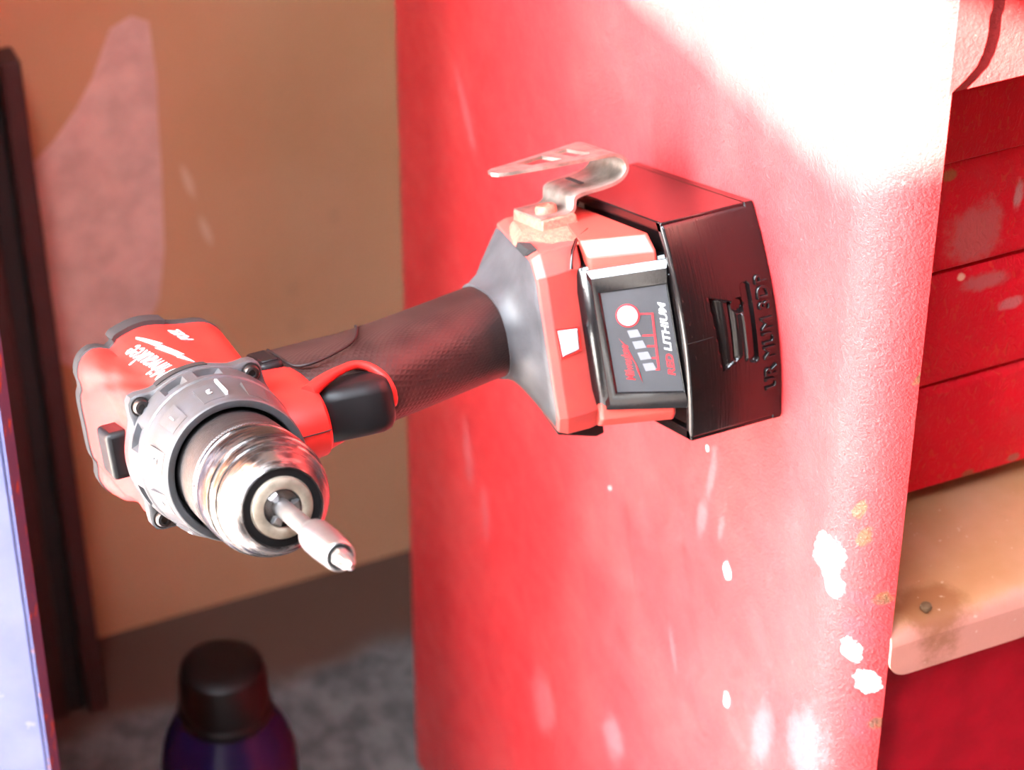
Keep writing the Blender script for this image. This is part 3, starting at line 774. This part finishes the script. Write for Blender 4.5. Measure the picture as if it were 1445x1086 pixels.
# ---- battery pack
def front_x(z): return -45 + (-160 - z) * 21 / 34.
def brow(z, hw, ch, off=0., back=-131):
    f = front_x(z) + off
    return polyring(f, hw, back, ch, z)
bm = bmesh.new()
loft(bm, [brow(-162.6, 27.5, 7, -5.5), brow(-163.6, 29.3, 7, -2.0), brow(-165.6, 30.3, 7.0, -.6), brow(-170, 30.8, 7.0, -.4), brow(-180, 31.3, 7.0, -.4), brow(-192.5, 31.9, 7.0, -.4), polyring(-24, 32.2, -131, 7, -196), polyring(-32, 39.5, -131, 6, -200), polyring(-32, 39.5, -131, 6, -229.5)])
batt = dpart('battery_pack', bm, M['black'], drill, 30)
# raised bezel round the label: four bars on the sloped front
nx, nz_ = 34 / math.hypot(34, 21), 21 / math.hypot(34, 21)
def slope(v, y, h):                                          # v = distance from the top edge down the slope, h = height over it
    z = -160 - v * .851
    return (front_x(z) + h * nx, y, z + h * nz_)
def slope_z(z, y, h): return (front_x(z) + h * nx, y, z + h * nz_)
lab = [(-168.9, 20.4), (-191.6, 21.4), (-192.4, -23.6), (-169.6, -21.4)]
out = [(-164.5, 29.5), (-193.2, 31.2), (-194.2, -31.6), (-164.5, -29.3)]
bm = bmesh.new()
def loopring(c, h): return [slope_z(z, y, h[i] if isinstance(h, (list, tuple)) else h) for i, (z, y) in enumerate(c)]
mid_ = [(-166.4, 26.6), (-192.6, 28.0), (-193.4, -28.4), (-166.4, -26.6)]
loft(bm, [loopring(out, (-4.2, -3.2, -3.0, -3.6)), loopring(out, (-2.6, -1.8, -1.6, -2.2)), loopring(mid_, (.1, .3, .2, -.1)), loopring([(z + (.6 if i in (0, 3) else -.6), y + (.6 if y > 0 else -.6)) for i, (z, y) in enumerate(lab)], 1.0), loopring(lab, .25)], (False, False))
bz = dpart('label_bezel', bm, M['black'], batt, 25)
bm = bmesh.new(); loft(bm, [loopring(lab, .1), loopring(lab, .35)])
dpart('label', bm, M['label'], batt, 0)
# print on the label
def on_label(z0, y0, rot=0.):
    """u along +y (reads upwards in the holder), v up the slope"""
    c_, s_ = math.cos(rot), math.sin(rot)
    def fn(u, v, w_):
        a, b = u * c_ - v * s_, u * s_ + v * c_
        return slope_z(z0 + b * .851, y0 + a, .42 + w_)
    return fn
bm = text_bm('RED', 4.1, on_label(-190.5, -17.0, .0), .1, .25, .10, 1.22)
dpart('red_lettering', bm, M['labelred'], batt, 0)
bm = text_bm('LITHIUM', 4.1, on_label(-190.4, -6.6, .0), .1, .25, .10, 1.30)
dpart('white_lettering', bm, M['white'], batt, 0)
bm = text_bm('Milwaukee', 5.2, on_label(-176.6, -17.3, .075), .1, .4, .03, .68)
dpart('brand_lettering', bm, M['labelred'], batt, 0)
def label_poly(pts, h=.45, d=.1):
    return outline_bm([pts], d, lambda u, v, w_: slope_z(u, v, h + w_))
bm = label_poly([(-178.9, -18.6), (-177.2, -10.9), (-177.9, -11.6), (-174.6, -2.0), (-175.3, -2.6), (-172.8, 1.0), (-175.8, -4.6), (-174.9, -3.9), (-178.3, -13.2), (-177.4, -12.4)])
dpart('lightning_stripe', bm, M['labelred'], batt, 0)
for i in range(4):
    y = 3.9 - 4.83 * i; z = -176.1 - 1.22 * i
    bm = label_poly([(z, y), (z - 3.65, y + .1), (z - 4.55, y - 3.0), (z - .75, y - 3.2)])
    dpart('gauge_bar', bm, M['barglass'], batt, 0)
bm = bmesh.new()
pts = []
for a, b in (((-181.2, 10.3), (-186.0, 9.9)), ((-185.6, 10.2), (-185.1, -13.9)), ((-181.1, 1.2), (-185.4, .9)), ((-182.2, -3.4), (-185.3, -3.7)), ((-183.2, -8.5), (-185.2, -8.7)), ((-183.9, -13.5), (-185.4, -13.5))):
    dz, dy = b[0] - a[0], b[1] - a[1]; l = math.hypot(dz, dy); pz, py = -dy / l * .36, dz / l * .36
    q = [(a[0] + pz, a[1] + py), (b[0] + pz, b[1] + py), (b[0] - pz, b[1] - py), (a[0] - pz, a[1] - py)]
    loft(bm, [[slope_z(z, y, .40) for z, y in q], [slope_z(z, y, .5) for z, y in q]])
dpart('gauge_line', bm, M['labelred'], batt, 0)
def disc(cz, cy_, r, h0, h1, n=40, r1=None):
    bm = bmesh.new()
    loft(bm, [[slope_z(cz + rr * math.cos(2 * PI * k / n) * .851, cy_ + rr * math.sin(2 * PI * k / n), h) for k in range(n)] for rr, h in ((r, h0), (r1 or r, h1))])
    return bm
dpart('button_ring', disc(-177.1, 10.1, 4.9, .38, .55), M['labelred'], batt, 0)
dpart('gauge_button', disc(-177.1, 10.1, 4.2, .5, 1.0, r1=4.0), M['lens'], batt, 30)
bm = text_bm('18', 3.4, on_label(-178.3, 8.2), .06, 0, .02, .95)
for v in bm.verts: v.co += Vector((nx, 0, nz_)) * .6
dpart('numeral', bm, M['barglass'], batt, 0)
# red covers on both sides
for s in (1, -1):
    bm = bmesh.new()
    def sec(z, f, y0, y1, ch):
        return [(f, y0 * s, z), (f, (y1 - ch) * s, z), (f - ch * 1.0, y1 * s, z), (-75, y1 * s, z - .0), (-128, y1 * s, z), (-128, y0 * s, z)]
    if s > 0: rows_ = [(-167.6, -45.5, 5.5), (-168.6, -43.5, 6.5), (-190.2, -28.8, 6.5), (-191.2, -29.5, 6.0)]
    else: rows_ = [(-163.8, -48.5, 3.5), (-164.8, -46.2, 4.0), (-189.8, -31.0, 4.0), (-190.8, -31.8, 3.5)]
    rings = []
    for z, f, ch in rows_:
        y1 = 41.0 if s > 0 else 37.6
        k = -(z + 165) / 26.
        bz_ = lambda x: 0
        r_ = sec(z, f, 26, y1, ch)
        if z > -170: r_ = [(x, y, zz - max(0, (f - 12 - x)) * .32) if x < f - 7 else (x, y, zz) for x, y, zz in r_]
        rings.append(r_)
    loft(bm, rings)
    o = dpart('red_cover', bm, M['redbatt'], batt, 25); bevel(o, .0007, 2, 20)
bm = bmesh.new(); tube(bm, [(-47.0, 31, -161.0), (-47.6, 33.5, -161.6), (-49.5, 37.5, -163.5), (-55, 40.2, -168), (-66, 40.4, -178)], .75, 8)
dpart('release_trim', bm, M['black'], batt, 60)

# ------------------------------------------------------------------ battery holder
def hx_front(y):
    t = min(1, abs(y) / 46.)
    return -18.0 - 8.6 * t ** 1.9
def hring(z, inset=0., fr=0.):
    pts = []
    ys = [46 - inset - (92 - 2 * inset) * i / 40 for i in range(41)]
    for y in ys: pts.append((hx_front(y) - inset - fr, y, z))
    pts += [(-138 + inset, -46 + inset, z), (-141 + inset, -43 + inset, z), (-141 + inset, 43 - inset, z), (-138 + inset, 46 - inset, z)]
    return pts
bm = bmesh.new()
loft(bm, [hring(-234.8, .6), hring(-234.2, 0), hring(-231, 0), hring(-230.5, 0.4)])
hpart('back_plate', bm, M['holder'], holder, 35)
# side and rear walls with a grooved rim
def wall_strip(pts_out, pts_in, z0, z1, name):
    bm = bmesh.new()
    n = len(pts_out)
    loft(bm, [[(x, y, z0) for x, y in pts_out] + [(x, y, z0) for x, y in reversed(pts_in)], [(x, y, z1) for x, y in pts_out] + [(x, y, z1) for x, y in reversed(pts_in)]])
    return bm
for s in (1, -1):
    xo = hx_front(46)
    bm = wall_strip([(xo + .2, 46 * s), (-139, 46 * s)], [(xo - .4, 41.6 * s), (-139, 41.6 * s)], -230.7, -193.4, '')
    o = hpart('side_wall', bm, M['holder'], holder, 30); bevel(o, .0005, 2)
    bm = wall_strip([(xo - .5, 41.0 * s), (-110, 41.0 * s)], [(xo - 2.0, 33.2 * s), (-110, 33.2 * s)], -198.5, -195.3, '')
    o = hpart('rail', bm, M['holder'], holder, 30); bevel(o, .0004, 2)
bm = bmesh.new(); box(bm, -141, -137, -43, 43, -231, -200)
hpart('rear_wall', bm, M['holder'], holder, 30)
# front wall: a bowed face with the latch window, the groove and the finger hole pressed in
TR = [(13.2, -206.0), (9.4, -215.2), (4.2, -218.4), (-14.0, -217.4), (-18.6, -208.4)]
def inpoly_d(y, z, P):
    """signed distance to convex polygon (positive inside)"""
    d = 1e9; n = len(P)
    area = sum(P[i][0] * P[(i + 1) % n][1] - P[(i + 1) % n][0] * P[i][1] for i in range(n))
    sg = 1 if area > 0 else -1
    for i in range(n):
        (a, b), (c, e) = P[i], P[(i + 1) % n]
        l = math.hypot(c - a, e - b)
        d = min(d, sg * ((c - a) * (z - b) - (e - b) * (y - a)) / l)
    return d
def sstep(t): t = min(1, max(0, t)); return t * t * (3 - 2 * t)
def face_h(y, z):
    h = 0.
    d = inpoly_d(y, z, TR)
    if d > 0:
        u = -206.5 - z                                     # a stepped hollow: steep ramp, flat, second ramp
        prof_ = [(0, 4.1), (.3, 4.1), (5.4, .9), (7.4, .9), (7.9, 2.2), (10.0, .3), (14, .3)]
        dep = prof_[0][1]
        for (u0, d0), (u1, d1) in zip(prof_, prof_[1:]):
            if u0 <= u <= u1: dep = d0 + (d1 - d0) * (u - u0) / (u1 - u0)
        h -= sstep(d / .5) * dep
    r = math.hypot(y - 7.2, z + 218.6)
    if r < 3.3: h = min(h, -3.6 * sstep((3.3 - r) / .7))
    # groove beside the window
    yy = max(abs(y + 1) - 15, 0); q = math.hypot(yy, z + 222.6)
    if q < 2.2: h = min(h, -2.2 * sstep((2.2 - q) / .8))
    # bead between window and groove
    if -17 < y < 4: h += .9 * sstep(1 - abs(z + 219.9) / 1.2) * sstep(min(y + 17, 4 - y) / 1.5)
    return h
bm = bmesh.new()
NY, NZ = 200, 96
grid = []
for i in range(NY + 1):
    y = 46 - 92 * i / NY; row = []
    for j in range(NZ + 1):
        z = -193.4 - 40.8 * j / NZ
        rim = .7 * (1 - sstep((-193.4 - z) / .8)) + .8 * (1 - sstep((z + 234.2) / 1.0))
        edge_ = 2.0 * (1 - sstep((46 - abs(y)) / 2.2))
        row.append(bm.verts.new((hx_front(y) + face_h(y, z) - rim - edge_ * .6, y, z)))
    grid.append(row)
for i in range(NY):
    for j in range(NZ):
        bm.faces.new((grid[i][j], grid[i + 1][j], grid[i + 1][j + 1], grid[i][j + 1]))
# close it into a wall 4 mm thick
bi = [[bm.verts.new((hx_front(46 - 92 * i / NY) - 4.4, (46 - 92 * i / NY) * .985, z)) for z in (-193.4, -234.2)] for i in range(NY + 1)]
for i in range(NY):
    bm.faces.new((bi[i][0], bi[i][1], bi[i + 1][1], bi[i + 1][0]))
    bm.faces.new((grid[i][0], bi[i][0], bi[i + 1][0], grid[i + 1][0]))
    bm.faces.new((grid[i][NZ], grid[i + 1][NZ], bi[i + 1][1], bi[i][1]))
for i in (0, NY):
    bm.faces.new([grid[i][j] for j in range(NZ + 1)] + [bi[i][1], bi[i][0]])
front = hpart('front_wall', bm, M['holder'], holder, 50)
bm = text_bm('UR MUM 3DP', 7.2, lambda u, v, w_: (hx_front(u - 32.0) + .4 + w_, u - 32.0, -232.0 + v), .6, 0, -.25, 1.10, spacing=1.08, bev=.5)
o = hpart('raised_lettering', bm, M['holder'], front, 40)
bm = bmesh.new()
tube(bm, [(hx_front(-2.8) + .03, -2.9, -194.2), (hx_front(-2.6) + .06, -2.9, -200), (hx_front(-2.6) + .06, -2.7, -205.6)], .12, 5)
hpart('hairline_crack', bm, M['void'], front, 0)
